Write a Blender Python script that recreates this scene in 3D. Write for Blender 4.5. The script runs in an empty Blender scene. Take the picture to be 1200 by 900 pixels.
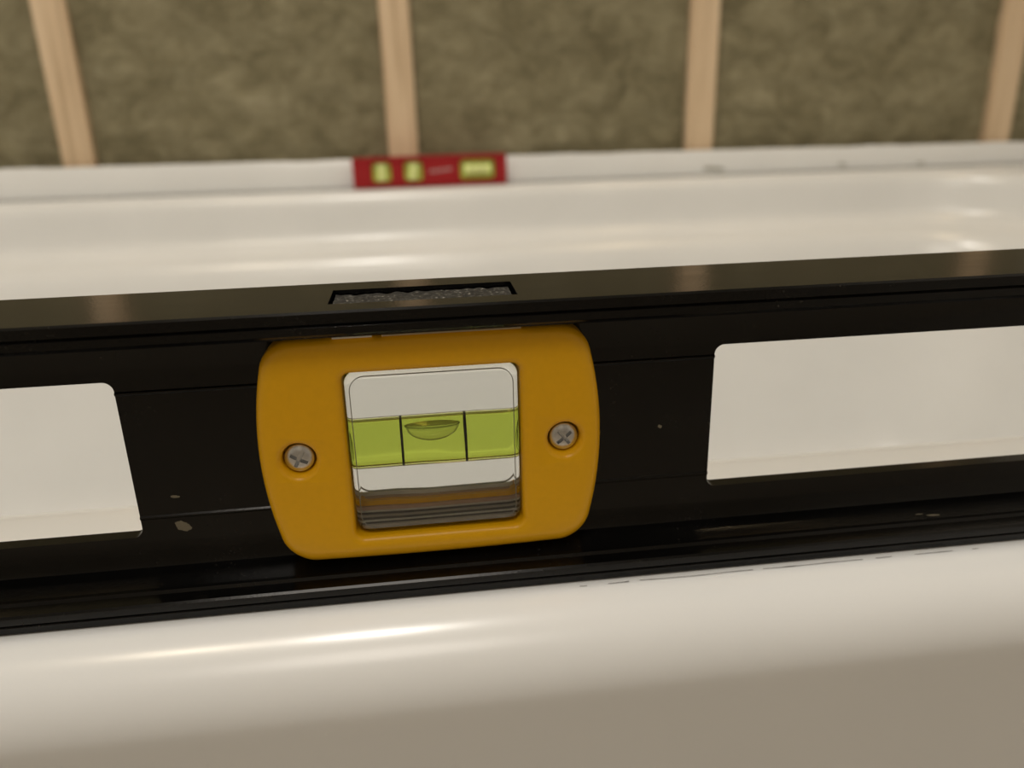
import bpy, bmesh, math, random
from mathutils import Vector, Matrix, noise
random.seed(4)
S=bpy.context.scene
S.view_settings.view_transform='Standard'
S.view_settings.look='None'
S.view_settings.exposure=0.0

# ---------------------------------------------------------------- materials
def newmat(name):
    m=bpy.data.materials.new(name); m.use_nodes=True
    nt=m.node_tree; b=nt.nodes['Principled BSDF']
    return m,nt,b
def N(nt,t,**k):
    n=nt.nodes.new(t)
    for a,v in k.items():
        if a in ('Scale','Detail','Roughness','Strength','Distance','Distortion','Fac'): n.inputs[a].default_value=v
        else: setattr(n,a,v)
    return n
def coord(nt,scale=(1,1,1)):
    tc=nt.nodes.new('ShaderNodeTexCoord'); mp=nt.nodes.new('ShaderNodeMapping')
    mp.inputs['Scale'].default_value=scale
    nt.links.new(tc.outputs['Object'],mp.inputs['Vector']); return mp.outputs['Vector']
def ramp(nt,src,stops):
    r=nt.nodes.new('ShaderNodeValToRGB')
    el=r.color_ramp.elements
    while len(el)<len(stops): el.new(.5)
    for e,(p,c) in zip(el,stops): e.position=p; e.color=(*c,1)
    nt.links.new(src,r.inputs[0]); return r.outputs[0]
def bump(nt,b,src,strength,dist):
    bp=nt.nodes.new('ShaderNodeBump'); bp.inputs['Strength'].default_value=strength; bp.inputs['Distance'].default_value=dist
    nt.links.new(src,bp.inputs['Height']); nt.links.new(bp.outputs[0],b.inputs['Normal'])
def simple(name,col,rough=.5,metal=0,nscale=None,bstr=.2,bdist=.0002,spec=.5,coat=0,var=1):
    m,nt,b=newmat(name)
    b.inputs['Base Color'].default_value=(*col,1); b.inputs['Roughness'].default_value=rough
    b.inputs['Metallic'].default_value=metal; b.inputs['Specular IOR Level'].default_value=spec
    b.inputs['Coat Weight'].default_value=coat
    v=coord(nt); n=N(nt,'ShaderNodeTexNoise',Scale=nscale or 300,Detail=4)
    nt.links.new(v,n.inputs['Vector'])
    c=ramp(nt,n.outputs['Fac'],[(.3,tuple(x*(1-.07*var) for x in col)),(.7,tuple(min(1,x*(1+.05*var)) for x in col))])
    nt.links.new(c,b.inputs['Base Color'])
    bump(nt,b,n.outputs['Fac'],bstr,bdist)
    return m

# white enamel
M_tub,nt,b=newmat('tub_acrylic')
b.inputs['Roughness'].default_value=.24
v=coord(nt); n=N(nt,'ShaderNodeTexNoise',Scale=9,Detail=3); nt.links.new(v,n.inputs['Vector'])
nt.links.new(ramp(nt,n.outputs['Fac'],[(.3,(.77,.785,.79)),(.7,(.81,.825,.83))]),b.inputs['Base Color'])
n2=N(nt,'ShaderNodeTexNoise',Scale=14,Detail=2); nt.links.new(v,n2.inputs['Vector']); bump(nt,b,n2.outputs['Fac'],.08,.002)

# black painted aluminium with dust and scuffs
M_black,nt,b=newmat('black_enamel_aluminium')
v=coord(nt); vs=coord(nt,(25,200,260))
n=N(nt,'ShaderNodeTexNoise',Scale=1500,Detail=2); nt.links.new(v,n.inputs['Vector'])
dust=ramp(nt,n.outputs['Fac'],[(.0,(.0035,.0035,.0035)),(.64,(.005,.005,.005)),(.73,(.022,.021,.019)),(.80,(.06,.056,.05))])
nb=N(nt,'ShaderNodeTexNoise',Scale=60,Detail=4); nt.links.new(v,nb.inputs['Vector'])
mask=ramp(nt,nb.outputs['Fac'],[(.48,(0,0,0)),(.70,(1,1,1))])
mx=nt.nodes.new('ShaderNodeMixRGB'); mx.inputs[1].default_value=(.003,.003,.003,1)
nt.links.new(mask,mx.inputs[0]); nt.links.new(dust,mx.inputs[2])
nt.links.new(mx.outputs[0],b.inputs['Base Color'])
ns=N(nt,'ShaderNodeTexNoise',Scale=1,Detail=4); nt.links.new(vs,ns.inputs['Vector'])
rr=nt.nodes.new('ShaderNodeMapRange'); rr.inputs[3].default_value=.08; rr.inputs[4].default_value=.24
nt.links.new(ns.outputs['Fac'],rr.inputs[0]); nt.links.new(rr.outputs[0],b.inputs['Roughness'])
b.inputs['Specular IOR Level'].default_value=.30
bump(nt,b,n.outputs['Fac'],.15,.0001)

M_yellow=simple('yellow_abs',(.88,.465,.003),.34,nscale=700,bstr=.05,bdist=.00003,spec=.42,var=.3)
M_zinc=simple('zinc_screw',(.66,.68,.71),.28,1,nscale=1500,bstr=.3,bdist=.0001)
M_ring=simple('vial_marker',(.004,.005,.003),.5)
M_menis=simple('meniscus_edge',(.20,.26,.07),.4)
M_edgeline=simple('edge_line_grey',(.46,.46,.44),.4)
M_strip=simple('pale_gap_light',(.80,.78,.72),.5)
M_strip2=simple('beige_gap_light',(.48,.38,.24),.5)
M_chip=simple('chipped_paint',(.19,.17,.12),.7,nscale=2000)
M_smear=simple('grey_smear',(.42,.42,.38),.6,nscale=400)
M_pencil=simple('pencil_graphite',(.22,.21,.21),.8,nscale=3000)
M_red=simple('red_plastic',(.36,.016,.020),.38,spec=.3)
M_logo=simple('logo_print',(.5,.32,.32),.5)
M_redvial=simple('vial_fluid_lime',(.55,.66,.09),.3)
M_lime2=simple('vial_fluid_bright',(.85,.95,.38),.3)
M_plaster=simple('painted_wall',(.60,.575,.53),.7,nscale=60,bdist=.001)
M_dim=simple('tan_wall',(.38,.34,.28),.8,nscale=60,bdist=.001)
M_ceil=simple('ceiling_paint',(.76,.75,.72),.8,nscale=60,bdist=.001)
M_fixture=simple('lamp_housing',(.8,.8,.8),.4)
M_cell=[simple('cell_refl_light',(.80,.77,.72),.4),simple('cell_refl_brown',(.58,.38,.27),.4),simple('cell_refl_dark',(.10,.09,.08),.4),simple('cell_refl_grey',(.50,.46,.42),.4)]  # strip tones imitating reflections in the block bottom
# speckled slot insert
M_slot,nt,b=newmat('speckled_insert')
v=coord(nt); n=N(nt,'ShaderNodeTexNoise',Scale=1400,Detail=3); nt.links.new(v,n.inputs['Vector'])
nt.links.new(ramp(nt,n.outputs['Fac'],[(.42,(.006,.006,.006)),(.57,(.025,.025,.023)),(.66,(.12,.12,.11)),(.74,(.34,.33,.31))]),b.inputs['Base Color'])
b.inputs['Roughness'].default_value=.6; bump(nt,b,n.outputs['Fac'],1,.0004)

def glass(name,col,ior,rough=0.0,body=None,bf=0):
    m=bpy.data.materials.new(name); m.use_nodes=True; nt=m.node_tree
    for n in list(nt.nodes):
        if n.type!='OUTPUT_MATERIAL': nt.nodes.remove(n)
    out=[n for n in nt.nodes][0]
    g=nt.nodes.new('ShaderNodeBsdfGlass'); g.inputs['Color'].default_value=(*col,1)
    g.inputs['IOR'].default_value=ior; g.inputs['Roughness'].default_value=rough
    if body:
        d=nt.nodes.new('ShaderNodeBsdfTranslucent'); d.inputs[0].default_value=(*body,1)
        d2=nt.nodes.new('ShaderNodeBsdfDiffuse'); d2.inputs[0].default_value=(*body,1)
        a=nt.nodes.new('ShaderNodeMixShader'); a.inputs[0].default_value=.5
        nt.links.new(d.outputs[0],a.inputs[1]); nt.links.new(d2.outputs[0],a.inputs[2])
        x=nt.nodes.new('ShaderNodeMixShader'); x.inputs[0].default_value=bf
        nt.links.new(g.outputs[0],x.inputs[1]); nt.links.new(a.outputs[0],x.inputs[2])
        nt.links.new(x.outputs[0],out.inputs[0])
    else: nt.links.new(g.outputs[0],out.inputs[0])
    return m
M_acr=glass('clear_acrylic',(.93,.94,.935),1.49)
M_tube=glass('vial_tube',(.97,.98,.93),1.08)
M_fluid=glass('vial_fluid',(.85,.93,.38),.91,0,(.50,.62,.12),.08)
M_bubble=glass('air_bubble',(1,1,1),.93,0,(1,1,1),.22)

# wood
M_wood,nt,b=newmat('pine_stud')
v=coord(nt,(60,30,3)); n=N(nt,'ShaderNodeTexNoise',Scale=1.2,Detail=5,Distortion=.6); nt.links.new(v,n.inputs['Vector'])
nt.links.new(ramp(nt,n.outputs['Fac'],[(.25,(.50,.36,.22)),(.5,(.70,.53,.35)),(.75,(.80,.63,.44))]),b.inputs['Base Color'])
b.inputs['Roughness'].default_value=.7
# insulation
M_ins,nt,b=newmat('mineral_wool')
v=coord(nt,(1,1,1.5)); n=N(nt,'ShaderNodeTexNoise',Scale=19,Detail=10,Distortion=.6); n.inputs['Roughness'].default_value=.82
nt.links.new(v,n.inputs['Vector'])
nt.links.new(ramp(nt,n.outputs['Fac'],[(.3,(.14,.12,.07)),(.46,(.25,.222,.135)),(.58,(.34,.305,.195)),(.72,(.48,.435,.30))]),b.inputs['Base Color'])
b.inputs['Roughness'].default_value=.95; b.inputs['Specular IOR Level'].default_value=.1
bump(nt,b,n.outputs['Fac'],.7,.009)
M_floor=simple('floor_vinyl',(.40,.35,.28),.5,nscale=20)

# ---------------------------------------------------------------- helpers
def obj(name,me,mat=None,parent=None,smooth=False):
    o=bpy.data.objects.new(name,me); S.collection.objects.link(o)
    if mat: me.materials.append(mat)
    if parent: o.parent=parent
    if smooth:
        for p in me.polygons: p.use_smooth=True
    return o
def empty(name):
    e=bpy.data.objects.new(name,None); S.collection.objects.link(e); e.empty_display_size=.02; return e
def box(name,x0,x1,y0,y1,z0,z1,mat,parent=None,bev=0):
    bm=bmesh.new(); bmesh.ops.create_cube(bm,size=1)
    for vv in bm.verts:
        vv.co=Vector(((x0+x1)/2+vv.co.x*(x1-x0),(y0+y1)/2+vv.co.y*(y1-y0),(z0+z1)/2+vv.co.z*(z1-z0)))
    if bev: bmesh.ops.bevel(bm,geom=bm.edges[:],offset=bev,segments=3,affect='EDGES',profile=.5)
    me=bpy.data.meshes.new(name); bm.to_mesh(me); bm.free()
    return obj(name,me,mat,parent)
def rrect(x0,x1,z0,z1,r,nc=8,ns=8,bx=0,bz=0):
    """rounded rectangle; bx/bz = outward bulge of the sides"""
    pts=[]
    cs=[(x1-r,z0+r,-90),(x1-r,z1-r,0),(x0+r,z1-r,90),(x0+r,z0+r,180)]
    cx=(x0+x1)/2;cz=(z0+z1)/2
    for i,(a,c,s) in enumerate(cs):
        arc=[(a+r*math.cos(math.radians(s+90*k/nc)),c+r*math.sin(math.radians(s+90*k/nc))) for k in range(nc+1)]
        pts+=arc
        a2,c2,s2=cs[(i+1)%4]
        e=(a2+r*math.cos(math.radians(s2)),c2+r*math.sin(math.radians(s2)))
        for k in range(1,ns):
            t=k/ns; pts.append((arc[-1][0]*(1-t)+e[0]*t,arc[-1][1]*(1-t)+e[1]*t))
    out=[]
    for x,z in pts:
        u=(z-cz)/((z1-z0)/2); w=(x-cx)/((x1-x0)/2)
        out.append((x+math.copysign(bx*(1-u*u),w)*min(1,abs(w)*1.0) , z+math.copysign(bz*(1-w*w),u)*abs(u)))
    return out
def loft(name,rings,mat,parent=None,cap0=False,cap1=False,closed=False,smooth=True):
    bm=bmesh.new(); R=[[bm.verts.new(p) for p in r] for r in rings]; n=len(R[0])
    m=len(R)
    for i in range(m if closed else m-1):
        a,c=R[i],R[(i+1)%m]
        for k in range(n): bm.faces.new((a[k],a[(k+1)%n],c[(k+1)%n],c[k]))
    if cap0: bm.faces.new(R[0][::-1])
    if cap1: bm.faces.new(R[-1])
    bmesh.ops.recalc_face_normals(bm,faces=bm.faces)
    me=bpy.data.meshes.new(name); bm.to_mesh(me); bm.free()
    return obj(name,me,mat,parent,smooth)
def cut(o,cutters):
    for c in cutters:
        md=o.modifiers.new('b','BOOLEAN'); md.object=c; md.operation='DIFFERENCE'; md.solver='EXACT'
    dg=bpy.context.evaluated_depsgraph_get(); dg.update()
    me=bpy.data.meshes.new_from_object(o.evaluated_get(dg))
    o.modifiers.clear(); o.data=me
    for c in cutters: bpy.data.objects.remove(c)
def shade_angle(o,ang=35):
    me=o.data
    for p in me.polygons: p.use_smooth=True
    bm=bmesh.new(); bm.from_mesh(me)
    for e in bm.edges:
        if len(e.link_faces)==2: e.smooth = e.calc_face_angle(0)<math.radians(ang)
        else: e.smooth=False
    bm.to_mesh(me); bm.free()
def prism(name,pts,y0,y1):
    return loft(name,[[(x,y0,z) for x,z in pts],[(x,y1,z) for x,z in pts]],None,cap0=True,cap1=True,smooth=False)
def lathe(name,prof,cx,cz,mat,parent=None,n=40,cap=True,smooth=True):
    rings=[[(cx+r*math.cos(2*math.pi*k/n),y,cz+r*math.sin(2*math.pi*k/n)) for k in range(n)] for r,y in prof]
    return loft(name,rings,mat,parent,cap0=cap,cap1=cap,smooth=smooth)

# ---------------------------------------------------------------- bathtub
tub=empty('bathtub')
TL=-.30
prof=[(-.360,.680,.200,-.400,.600,.10),(-.357,.700,.180,-.420,.620,.115),(-.345,.718,.162,-.440,.640,.125),
(-.325,.730,.150,-.455,.655,.13),(-.295,.739,.143,-.466,.668,.14),(-.20,.768,.120,-.500,.705,.15),(-.10,.799,.095,-.530,.740,.155),
(-.082,.806,.088,-.538,.748,.16),(-.070,.817,.080,-.548,.758,.16),(-.064,.831,.072,-.558,.768,.165),(-.061,.843,.066,-.566,.776,.165),
(-.055,.850,.061,-.571,.781,.165),(-.045,.854,.058,-.574,.784,.165),(-.020,.859,.054,-.579,.789,.165),(-.009,.862,.051,-.582,.792,.165),
(-.002,.868,.045,-.588,.798,.165),(0,.876,.038,-.595,.805,.16),(0,.882,.032,-.60,.812,.155),
(0,.896,-.010,-.65,.885,.02),(0,.899,-.0130,-.655,.89,.02)]
for a in (12,25,40,55,70,82,90):
    a=math.radians(a); o_=.015*math.sin(a); zz=-.015*(1-math.cos(a)); 
    prof.append((zz,.899+o_*.7,-.0138-o_,-.655-o_*.7,.89+o_*.7,.02+o_*.7))
prof+= [(-.03,.9098,-.0292,-.667,.902,.032),(-.10,.9098,-.032,-.667,.902,.032),(-.425,.9098,-.040,-.667,.902,.032)]
rings=[]
for z,y1,y0,x0,x1,r in prof:
    rings.append([(x,y,z) for x,y in rrect(x0+TL,x1,y0,y1,r,10,10)])
basin=loft('basin',rings,M_tub,tub,cap0=True)
md=basin.modifiers.new('s','SUBSURF'); md.levels=2; md.render_levels=2
# tiling flange (wavy top edge)
bm=bmesh.new(); n=180; rows=[]
for i in range(n+1):
    x=-.945+1.82*i/n
    zt=.0385-.0085*(x+.5)/1.35 + .0014*noise.noise(Vector((x*18,0,0)))+.0008*noise.noise(Vector((x*60,3,0)))
    sec=[(.9035,.0005),(.9015,.004),(.9025,.010),(.9035,zt-.001),(.9045,zt),(.9065,zt),(.9075,zt-.001),(.9075,.0005)]
    rows.append([bm.verts.new((x,y,z)) for y,z in sec])
for i in range(n):
    for k in range(7): bm.faces.new((rows[i][k],rows[i+1][k],rows[i+1][k+1],rows[i][k+1]))
bm.faces.new(rows[0]); bm.faces.new(rows[-1][::-1])
bmesh.ops.recalc_face_normals(bm,faces=bm.faces)
me=bpy.data.meshes.new('tiling_flange'); bm.to_mesh(me); bm.free()
fl=obj('tiling_flange',me,M_tub,tub); shade_angle(fl,50)
# grey smears on the flange
for i,(sx,sz,rx,rz) in enumerate(((.402,.0085,.016,.0034),(.585,.008,.007,.002),(.700,.006,.006,.002))):
    bm=bmesh.new(); vs=[]
    for k in range(18):
        a=2*math.pi*k/18; q=.65+.6*random.random()
        vs.append(bm.verts.new((sx+rx*q*math.cos(a),.9012,sz+rz*q*math.sin(a))))
    bm.faces.new(vs); me=bpy.data.meshes.new('smear'); bm.to_mesh(me); bm.free(); obj('grey_smear_%d'%(i+1),me,M_smear,tub)
# pencil line along the rim
bm=bmesh.new(); prev=None
for i in range(120):
    x=.026+.088*i/119
    y=-.0137+.0003*noise.noise(Vector((x*90,0,0)))
    w=.00007+.00009*max(0,noise.noise(Vector((x*260,5,0))))
    a=bm.verts.new((x,y-w,.00012)); c=bm.verts.new((x,y+w,.00012))
    if prev and noise.noise(Vector((x*150,9,2)))>-.12: bm.faces.new((prev[0],a,c,prev[1]))
    prev=(a,c)
me=bpy.data.meshes.new('pencil_line'); bm.to_mesh(me); bm.free(); obj('pencil_line',me,M_pencil,tub)

# ---------------------------------------------------------------- spirit level
lev=empty('spirit_level')
half=[(-.0117,0),(-.0122,.0004),(-.0122,.0016),(-.0118,.0019),(-.0122,.0022),(-.0122,.0036),(-.0118,.0040),
(-.0092,.0043),(-.0088,.0049),(-.0080,.0050),(-.0076,.0046),(-.0030,.0056),(-.0019,.0062),(-.0015,.0070),
(-.0015,.0168),(-.0018,.0171),(-.0018,.0174),(-.0015,.0177),(-.0015,.0432),(-.0018,.0435),(-.0018,.0438),(-.0015,.0441),
(-.0015,.0520),(-.0019,.0532),(-.0030,.0540),(-.0088,.0549),(-.0092,.0545),(-.0100,.0546),(-.0104,.0551),(-.0118,.0554),(-.0122,.0558),
(-.0122,.0572),(-.0118,.0575),(-.0122,.0578),(-.0122,.0596),(-.0118,.0600)]
full=half+[(-y,z) for y,z in half[::-1]]
LX0,LX1=-.307,.303
beam=loft('beam',[[(LX0,y,z) for y,z in full],[(LX1,y,z) for y,z in full]],M_black,lev,cap0=True,cap1=True,smooth=False)
cs=[]
cs.append(prism('c',rrect(-.150,-.0609,.0130,.0461,.0020),-.01,.01))
cs.append(prism('c',rrect(.0565,.146,.0140,.0461,.0020),-.01,.01))
cs.append(prism('c',rrect(-.0187,.0159,.0114,.0472,.003),-.01,.01))
cs.append(prism('c',rrect(-.272,-.236,.014,.047,.003),-.01,.01))
cs.append(prism('c',rrect(.232,.268,.014,.047,.003),-.01,.01))
cs.append(box('c',-.0193,.0155,-.0068,.0050,.0572,.07,None))
cut(beam,cs); shade_angle(beam,30)
# speckled insert in the top slot
bm=bmesh.new(); g=[]
for i in range(61):
    x=-.0188+.0337*i/60; row=[]
    for j in range(13):
        y=-.0060+.0102*j/12
        z=.0591+.0004*noise.noise(Vector((x*500,y*700,0)))
        if j<2: z-=.0010*(2-j)/2
        row.append(bm.verts.new((x,y,z)))
    g.append(row)
for i in range(60):
    for j in range(12): bm.faces.new((g[i][j],g[i+1][j],g[i+1][j+1],g[i][j+1]))
me=bpy.data.meshes.new('slot_insert'); bm.to_mesh(me); bm.free(); obj('slot_insert',me,M_slot,lev,True)
for x0,x1,nm in ((LX0-.003,LX0,'end_cap_a'),(LX1,LX1+.003,'end_cap_b')):
    box(nm,x0,x1,-.0125,.0125,.0002,.0602,M_yellow,lev,.0008)

# yellow bezels
FX0,FX1,FZ0,FZ1=-.0354,.0318,.0070,.0541
WX0,WX1,WZ0,WZ1=-.0183,.0155,.0120,.0468
def bezel(name,s):
    rings=[]
    wz0=WZ0 if s==1 else .0170
    ic=.0014 if s==1 else .001
    def ro(ins,y): return [(x,s*y,z) for x,z in rrect(FX0+.0038+ins,FX1-.0038-ins,FZ0+.0004+ins,FZ1-.0004-ins,.0050-ins*.6,10,14,.0036,.0005)]
    def ri(ins,y): return [(x,s*y,z) for x,z in rrect(WX0-ins,WX1+ins,wz0-ins,WZ1+ins,(.0017 if s==1 else .0032)+ins,10,14)]
    rings.append(ro(0,-.0016)); rings.append(ro(0,-.0058)); 
    R=.0022
    for a in (12,30,50,70,90):
        a=math.radians(a); rings.append(ro(R*(1-math.cos(a)),-.0058-R*math.sin(a)))
    rings.append(ro(.0026,-.00812))
    rings.append(ri(ic+.0002,-.00812))
    for a in (0,25,50,75,90):
        a=math.radians(a); rings.append(ri(ic*(1-math.sin(a)),-.0081+ic*(1-math.cos(a))))
    rings.append(ri(0,-.0016))
    o=loft(name,rings,M_yellow,lev,closed=True)
    if s==1:
        cc=[]
        for cx,cz in ((-.0277,.0300),(.0241,.0305)):
            cc.append(lathe('c',[(.0031,-.0042),(.0033,-.0066),(.0036,-.0075),(.0041,-.0080),(.0050,-.0083),(.0050,-.02)],cx,cz,None,n=48))
        cut(o,cc)
    shade_angle(o,32); return o
bezel('yellow_bezel_front',1); bezel('yellow_bezel_rear',-1)
# screws
for i,(cx,cz,rot) in enumerate(((-.0277,.0300,.5),(.0241,.0305,.9))):
    h=lathe('screw_head_%d'%(i+1),[(.0028,-.0040),(.00295,-.0058),(.0028,-.0064),(.0021,-.0069),(.0012,-.00715),(.0003,-.0072)],cx,cz,M_zinc,lev)
    cc=[]
    for k in range(2):
        c=box('c',-.0018,.0018,-.0090,-.0056,-.00036,.00036,None)
        c.data.transform(Matrix.Translation((cx,0,cz))@Matrix.Rotation(rot+k*math.pi/2,4,'Y')); cc.append(c)
    cut(h,cc); shade_angle(h,35)
# acrylic block with rounded face edges
def blk(ins,y): return [(x,y,z) for x,z in rrect(-.0181+ins,.0153-ins,.0122+ins,.0466-ins,.0026,8,6)]
ab=loft('acrylic_block',[blk(.0015,-.0066),blk(.0011,-.0065),blk(.0006,-.0061),blk(.0002,-.0055),blk(0,-.0047),blk(0,.0046),blk(.0002,.0054),blk(.0006,.0060),blk(.0011,.0064),blk(.0015,.0065)],M_acr,lev,cap0=True,cap1=True)
shade_angle(ab,35)
# thin grey outlines imitating the light and dark edge lines inside the block
def outline(name,ins,y,w,mat,zb=0):
    a=[(x,y,z) for x,z in rrect(-.0181+ins,.0153-ins,.0122+ins+zb,.0466-ins,.0028,8,6)]
    c=[(x,y,z) for x,z in rrect(-.0181+ins+w,.0153-ins-w,.0122+ins+w+zb,.0466-ins-w,.0026,8,6)]
    d=[(x,y+.0002,z) for x,y_,z in c]; e=[(x,y+.0002,z) for x,y_,z in a]
    loft(name,[a,c,d,e],mat,lev,closed=True,smooth=False)
outline('cell_outline_front',.0011,-.0058,.00013,M_edgeline)
outline('cell_outline_rear',.0006,.0052,.00028,M_edgeline,zb=.0052)
# added stepped base of the vial cell, strip colours imitate reflections in the block
yy=-.0056
for i,(w,mi,h) in enumerate(((.0011,3,.0139),(.0004,2,.0142),(.0011,0,.0143),(.0005,2,.0147),(.0015,3,.0148),(.0004,2,.0152),(.0011,0,.0153),(.0028,1,.0160),(.0014,1,.0172),(.0008,0,.0180))):
    box('cell_refl_%d'%(i+1),-.0168,.0140,yy,yy+w,.0132,h,M_cell[mi],lev); yy+=w
VZ,VY,VR=.0306,-.0010,.0049
def xcyl(name,x0,x1,r,mat,n=64,y=VY,z=VZ,cap=True):
    rg=[[(x,y+r*math.cos(2*math.pi*k/n),z+r*math.sin(2*math.pi*k/n)) for k in range(n)] for x in (x0,x1)]
    o=loft(name,rg,mat,lev,cap0=cap,cap1=cap); shade_angle(o,40); return o
xcyl('vial_tube',-.0179,.0151,VR+.0004,M_tube)
xcyl('vial_fluid',-.0172,.0144,VR-.0002,M_fluid)
def xring(name,x,w,r0,r1,mat,n=48):
    rg=[]
    for xx,r in ((x-w/2,r0),(x-w/2,r1),(x+w/2,r1),(x+w/2,r0)):
        rg.append([(xx,VY+r*math.cos(2*math.pi*k/n),VZ+r*math.sin(2*math.pi*k/n)) for k in range(n)])
    o=loft(name,rg,mat,lev,closed=True); shade_angle(o,40)
xring('marker_ring_1',-.0079,.00048,VR-.00018,VR-.00001,M_ring); xring('marker_ring_2',.0046,.00048,VR-.00018,VR-.00001,M_ring)
# bubble: flat-topped dome under the vial's top
bm=bmesh.new(); bmesh.ops.create_uvsphere(bm,u_segments=48,v_segments=32,radius=1)
BX,BZ=-.0018,VZ+.0031
for vv in bm.verts:
    c=vv.co; z=c.z
    vv.co=Vector((BX+c.x*.0053,VY+c.y*.0031,BZ+(z*.0005 if z>0 else z*.0034)))
me=bpy.data.meshes.new('air_bubble'); bm.to_mesh(me); bm.free(); obj('air_bubble',me,M_bubble,lev,True)
def tube_path(name,pts,r,mat,closed=True,n=8):
    rg=[]; m=len(pts)
    for i,p in enumerate(pts):
        a=Vector(pts[(i-1)%m] if closed or i>0 else p); c=Vector(pts[(i+1)%m] if closed or i<m-1 else p)
        t=(c-a).normalized(); u=t.cross(Vector((0,.37,1))).normalized(); w_=t.cross(u)
        rg.append([tuple(Vector(p)+r*(u*math.cos(2*math.pi*k/n)+w_*math.sin(2*math.pi*k/n))) for k in range(n)])
    return loft(name,rg,mat,lev,closed=closed,cap0=not closed,cap1=not closed)
tube_path('bubble_meniscus',[(BX+.0054*math.cos(2*math.pi*k/60),VY+.0031*math.sin(2*math.pi*k/60),BZ) for k in range(60)],.00008,M_menis)
# pale strips painted as light showing in the gap between flange and bezel
box('top_strip_1',-.0190,-.0118,-.0082,-.0030,.0538,.0550,M_strip,lev)
box('top_strip_2',-.0100,.0158,-.0082,-.0030,.0538,.0547,M_strip2,lev)
# paint chips
def chip(name,x,y,z,rx,rz,n=22,tilt=0):
    bm=bmesh.new(); vs=[]
    ph=random.random()*9
    for k in range(n):
        a=2*math.pi*k/n; q=.85+.35*math.sin(2*a+ph)*.5+.25*(random.random()-.5)
        vs.append(bm.verts.new((rx*q*math.cos(a),0,rz*q*math.sin(a))))
    bm.faces.new(vs); me=bpy.data.meshes.new(name)
    bmesh.ops.transform(bm,matrix=Matrix.Translation((x,y,z))@Matrix.Rotation(tilt,4,'X'),verts=bm.verts)
    bm.to_mesh(me); bm.free(); obj(name,me,M_chip,lev)
chip('paint_chip_1',-.0530,-.00158,.0148,.0016,.0015)
chip('paint_chip_2',-.0535,-.00158,.0215,.0009,.0004)
chip('paint_chip_3',.0455,-.00158,.0290,.0005,.0005)
chip('paint_chip_4',.1075,-.0066,.00495,.0020,.0003,tilt=-1.3)
chip('paint_chip_5',.1045,-.0060,.00510,.0008,.0002,tilt=-1.3)

# ---------------------------------------------------------------- red torpedo level
red=empty('torpedo_level')
def rp(x0,x1,z0,z1,y0,y1,mat,name,r=.002):
    o=prism(name,rrect(x0,x1,z0,z1,r,4,3),y0,y1); o.data.materials.append(mat); o.parent=red; return o
body=rp(-.0765,.1185,.0012,.0385,.8850,.8990,M_red,'body',.003)
wins=[(-.053,-.028),(-.013,.012),(.058,.104)]
cut(body,[prism('c',rrect(a,c,.0065,.0330,.005,5,3),.87,.8935) for a,c in wins])
for i,(a,c) in enumerate(wins):
    rp(a+.0012,c-.0012,.008,.0318,.890,.8934,M_redvial,'vial_window_%d'%(i+1),.004)
def cyl_between(name,p,q,r,mat,par,n=20):
    p=Vector(p);q=Vector(q);d=q-p
    bm=bmesh.new(); bmesh.ops.create_cone(bm,cap_ends=True,segments=n,radius1=r,radius2=r,depth=d.length)
    me=bpy.data.meshes.new(name); bmesh.ops.transform(bm,matrix=Matrix.Translation((p+q)/2)@d.to_track_quat('Z','Y').to_matrix().to_4x4(),verts=bm.verts)
    bm.to_mesh(me); bm.free(); return obj(name,me,mat,par)
cyl_between('vial_1',(-.0405,.8895,.010),(-.0405,.8895,.030),.006,M_lime2,red)
cyl_between('vial_2',(-.002,.8895,.010),(.001,.8895,.030),.006,M_lime2,red)
cyl_between('vial_3',(.064,.8895,.020),(.098,.8895,.020),.0065,M_lime2,red)
for i,x in enumerate((.076,.086)): box('vial_mark_%d'%(i+1),x,x+.001,.8830,.8836,.0145,.0255,M_ring,red)
for i,(a,c) in enumerate(((.020,.030),(.031,.038),(.039,.048))):
    o=box('logo_%d'%(i+1),a,c,.8846,.8849,.018+i*.001,.021+i*.001,M_logo,red)
for i,z in enumerate((.0045,.0355)): box('rail_%d'%(i+1),-.0745,.1165,.8842,.8850,z-.0012,z+.0012,M_red,red)

# ---------------------------------------------------------------- room
FLZ=-.43; CZ=1.95; RX0,RX1,RY0=-1.2,.925,-1.9
box('floor',RX0-.1,RX1+.1,RY0-.1,1.05,FLZ-.05,FLZ,M_floor)
box('ceiling',RX0-.1,RX1+.1,RY0-.1,1.05,CZ,CZ+.05,M_ceil)
box('wall_left',RX0-.05,RX0,RY0,1.02,FLZ,CZ,M_plaster)
box('wall_right',RX1,RX1+.05,RY0,1.02,FLZ,CZ,M_plaster)
box('wall_front',RX0,RX1,RY0-.05,RY0,FLZ,CZ,M_dim)
box('wall_back',RX0,RX1,1.004,1.03,FLZ,CZ,M_plaster)
cx=[-.81,-.411,-.0115,.3850,.8215]
for x in cx:
    bm=bmesh.new(); bmesh.ops.create_cube(bm,size=1)
    for vv in bm.verts: vv.co=Vector((x+vv.co.x*.038,.959+vv.co.y*.089,(FLZ+CZ)/2+vv.co.z*(CZ-FLZ)))
    bmesh.ops.bevel(bm,geom=bm.edges[:],offset=.002,segments=2,affect='EDGES')
    me=bpy.data.meshes.new('wall_stud'); bm.to_mesh(me); bm.free(); obj('wall_stud',me,M_wood)
ed=[RX0]+sum([[x-.019,x+.019] for x in cx],[])+[RX1]
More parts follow.
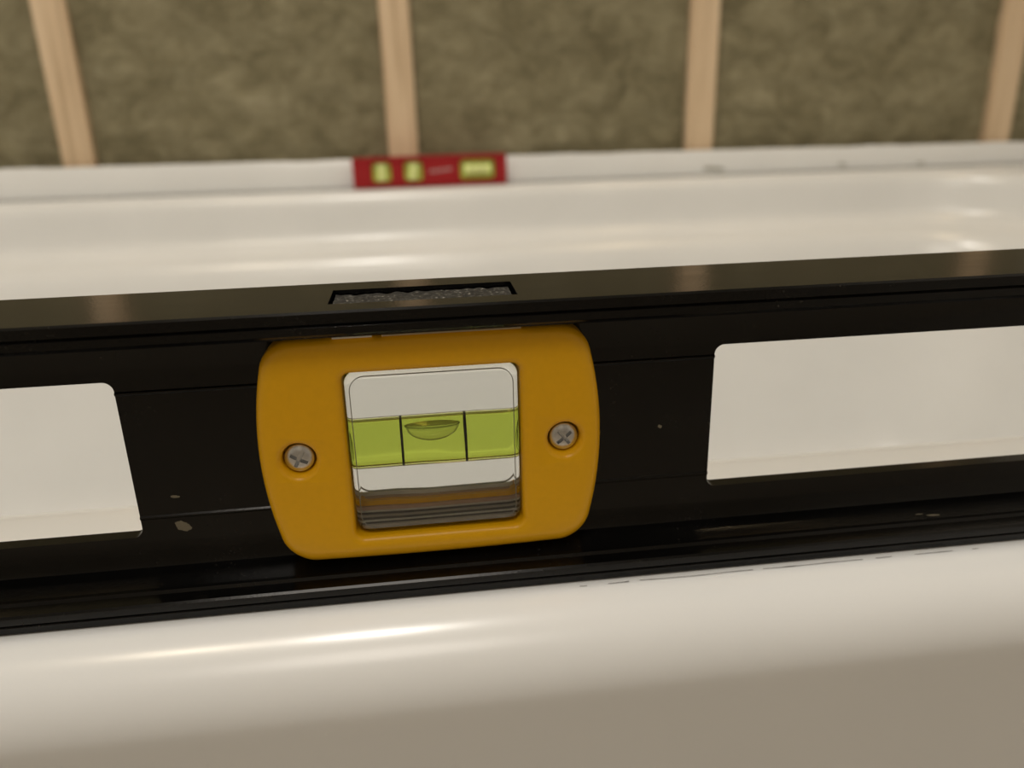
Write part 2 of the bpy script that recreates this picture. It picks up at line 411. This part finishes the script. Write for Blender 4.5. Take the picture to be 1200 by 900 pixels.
for i in range(0,len(ed),2):
    a,c=ed[i]+.001,ed[i+1]-.001
    nx=max(6,int((c-a)/.006)); z0,z1=FLZ,1.6; nz=240
    bm=bmesh.new(); g=[]
    for j in range(nz+1):
        z=z0+(z1-z0)*j/nz; row=[]
        for k in range(nx+1):
            x=a+(c-a)*k/nx
            d=.004*noise.fractal(Vector((x*9,z*9,i)),1,2,5)+.0020*noise.noise(Vector((x*45,z*70,i)))
            e=min(k,nx-k)/nx; d+= .004*max(0,1-e*14)
            sx=.482+.012*noise.noise(Vector((z*25,1,1)))
            if i==6 and z>.10: d+=.014*math.exp(-((x-sx)/.006)**2)
            row.append(bm.verts.new((x,.922+max(-.006,d),z)))
        g.append(row)
    for j in range(nz):
        for k in range(nx): bm.faces.new((g[j][k],g[j][k+1],g[j+1][k+1],g[j+1][k]))
    bk=[bm.verts.new((x,1.0,z)) for x,z in ((a,z0),(c,z0),(c,z1),(a,z1))]
    bm.faces.new(bk[::-1])
    me=bpy.data.meshes.new('insulation_batt'); bm.to_mesh(me); bm.free(); obj('insulation_batt',me,M_ins,None,True)

# ---------------------------------------------------------------- lights
def lamp(name,x,y,z,size,power,col):
    l=bpy.data.lights.new(name,'AREA'); l.shape='DISK'; l.size=size; l.energy=power; l.color=col
    o=bpy.data.objects.new(name,l); S.collection.objects.link(o); o.location=(x,y,z)
    return o
def fixture(x,y,s=1):
    rg=[]
    for r,z in ((.055,CZ),(.075,CZ),(.075,CZ-.03),(.065,CZ-.035),(.058,CZ-.03),(.055,CZ-.012)):
        rg.append([(x+s*r*math.cos(2*math.pi*k/32),y+s*r*math.sin(2*math.pi*k/32),z) for k in range(32)])
    return loft('ceiling_or_fill_ring',rg,M_fixture)
for i,(x,y,p,c,sz) in enumerate(((-.62,.05,5.5,(1,.85,.64),.12),(-.17,0.0,13,(1,.945,.865),.12),(.76,.62,3.4,(1,.74,.42),.12),(-.2,-1.2,10.5,(1,.92,.82),.8))):  # last entry: fill added behind the camera to brighten the bezel, no known lamp
    fixture(x,y,sz*10); lamp('ceiling_or_fill_lamp',x,y,CZ-.02,sz,p,c)

w=bpy.data.worlds.new('world'); S.world=w; w.use_nodes=True
w.node_tree.nodes['Background'].inputs[0].default_value=(1,.93,.82,1); w.node_tree.nodes['Background'].inputs[1].default_value=.3

# ---------------------------------------------------------------- camera
P=[-0.00255,-0.14837,0.09267,0.1161,0.33901,-0.02701]
R=Matrix.Rotation(-P[3],3,'Z')@Matrix.Rotation(math.pi/2-P[4],3,'X')@Matrix.Rotation(P[5],3,'Z')
cam=bpy.data.cameras.new('camera'); co=bpy.data.objects.new('camera',cam); S.collection.objects.link(co)
co.matrix_world=Matrix.Translation(P[:3])@R.to_4x4()
cam.sensor_width=36; cam.lens=36*916.7/1200; cam.clip_start=.005; cam.clip_end=20
cam.dof.use_dof=True; cam.dof.focus_distance=.151; cam.dof.aperture_fstop=13
S.camera=co
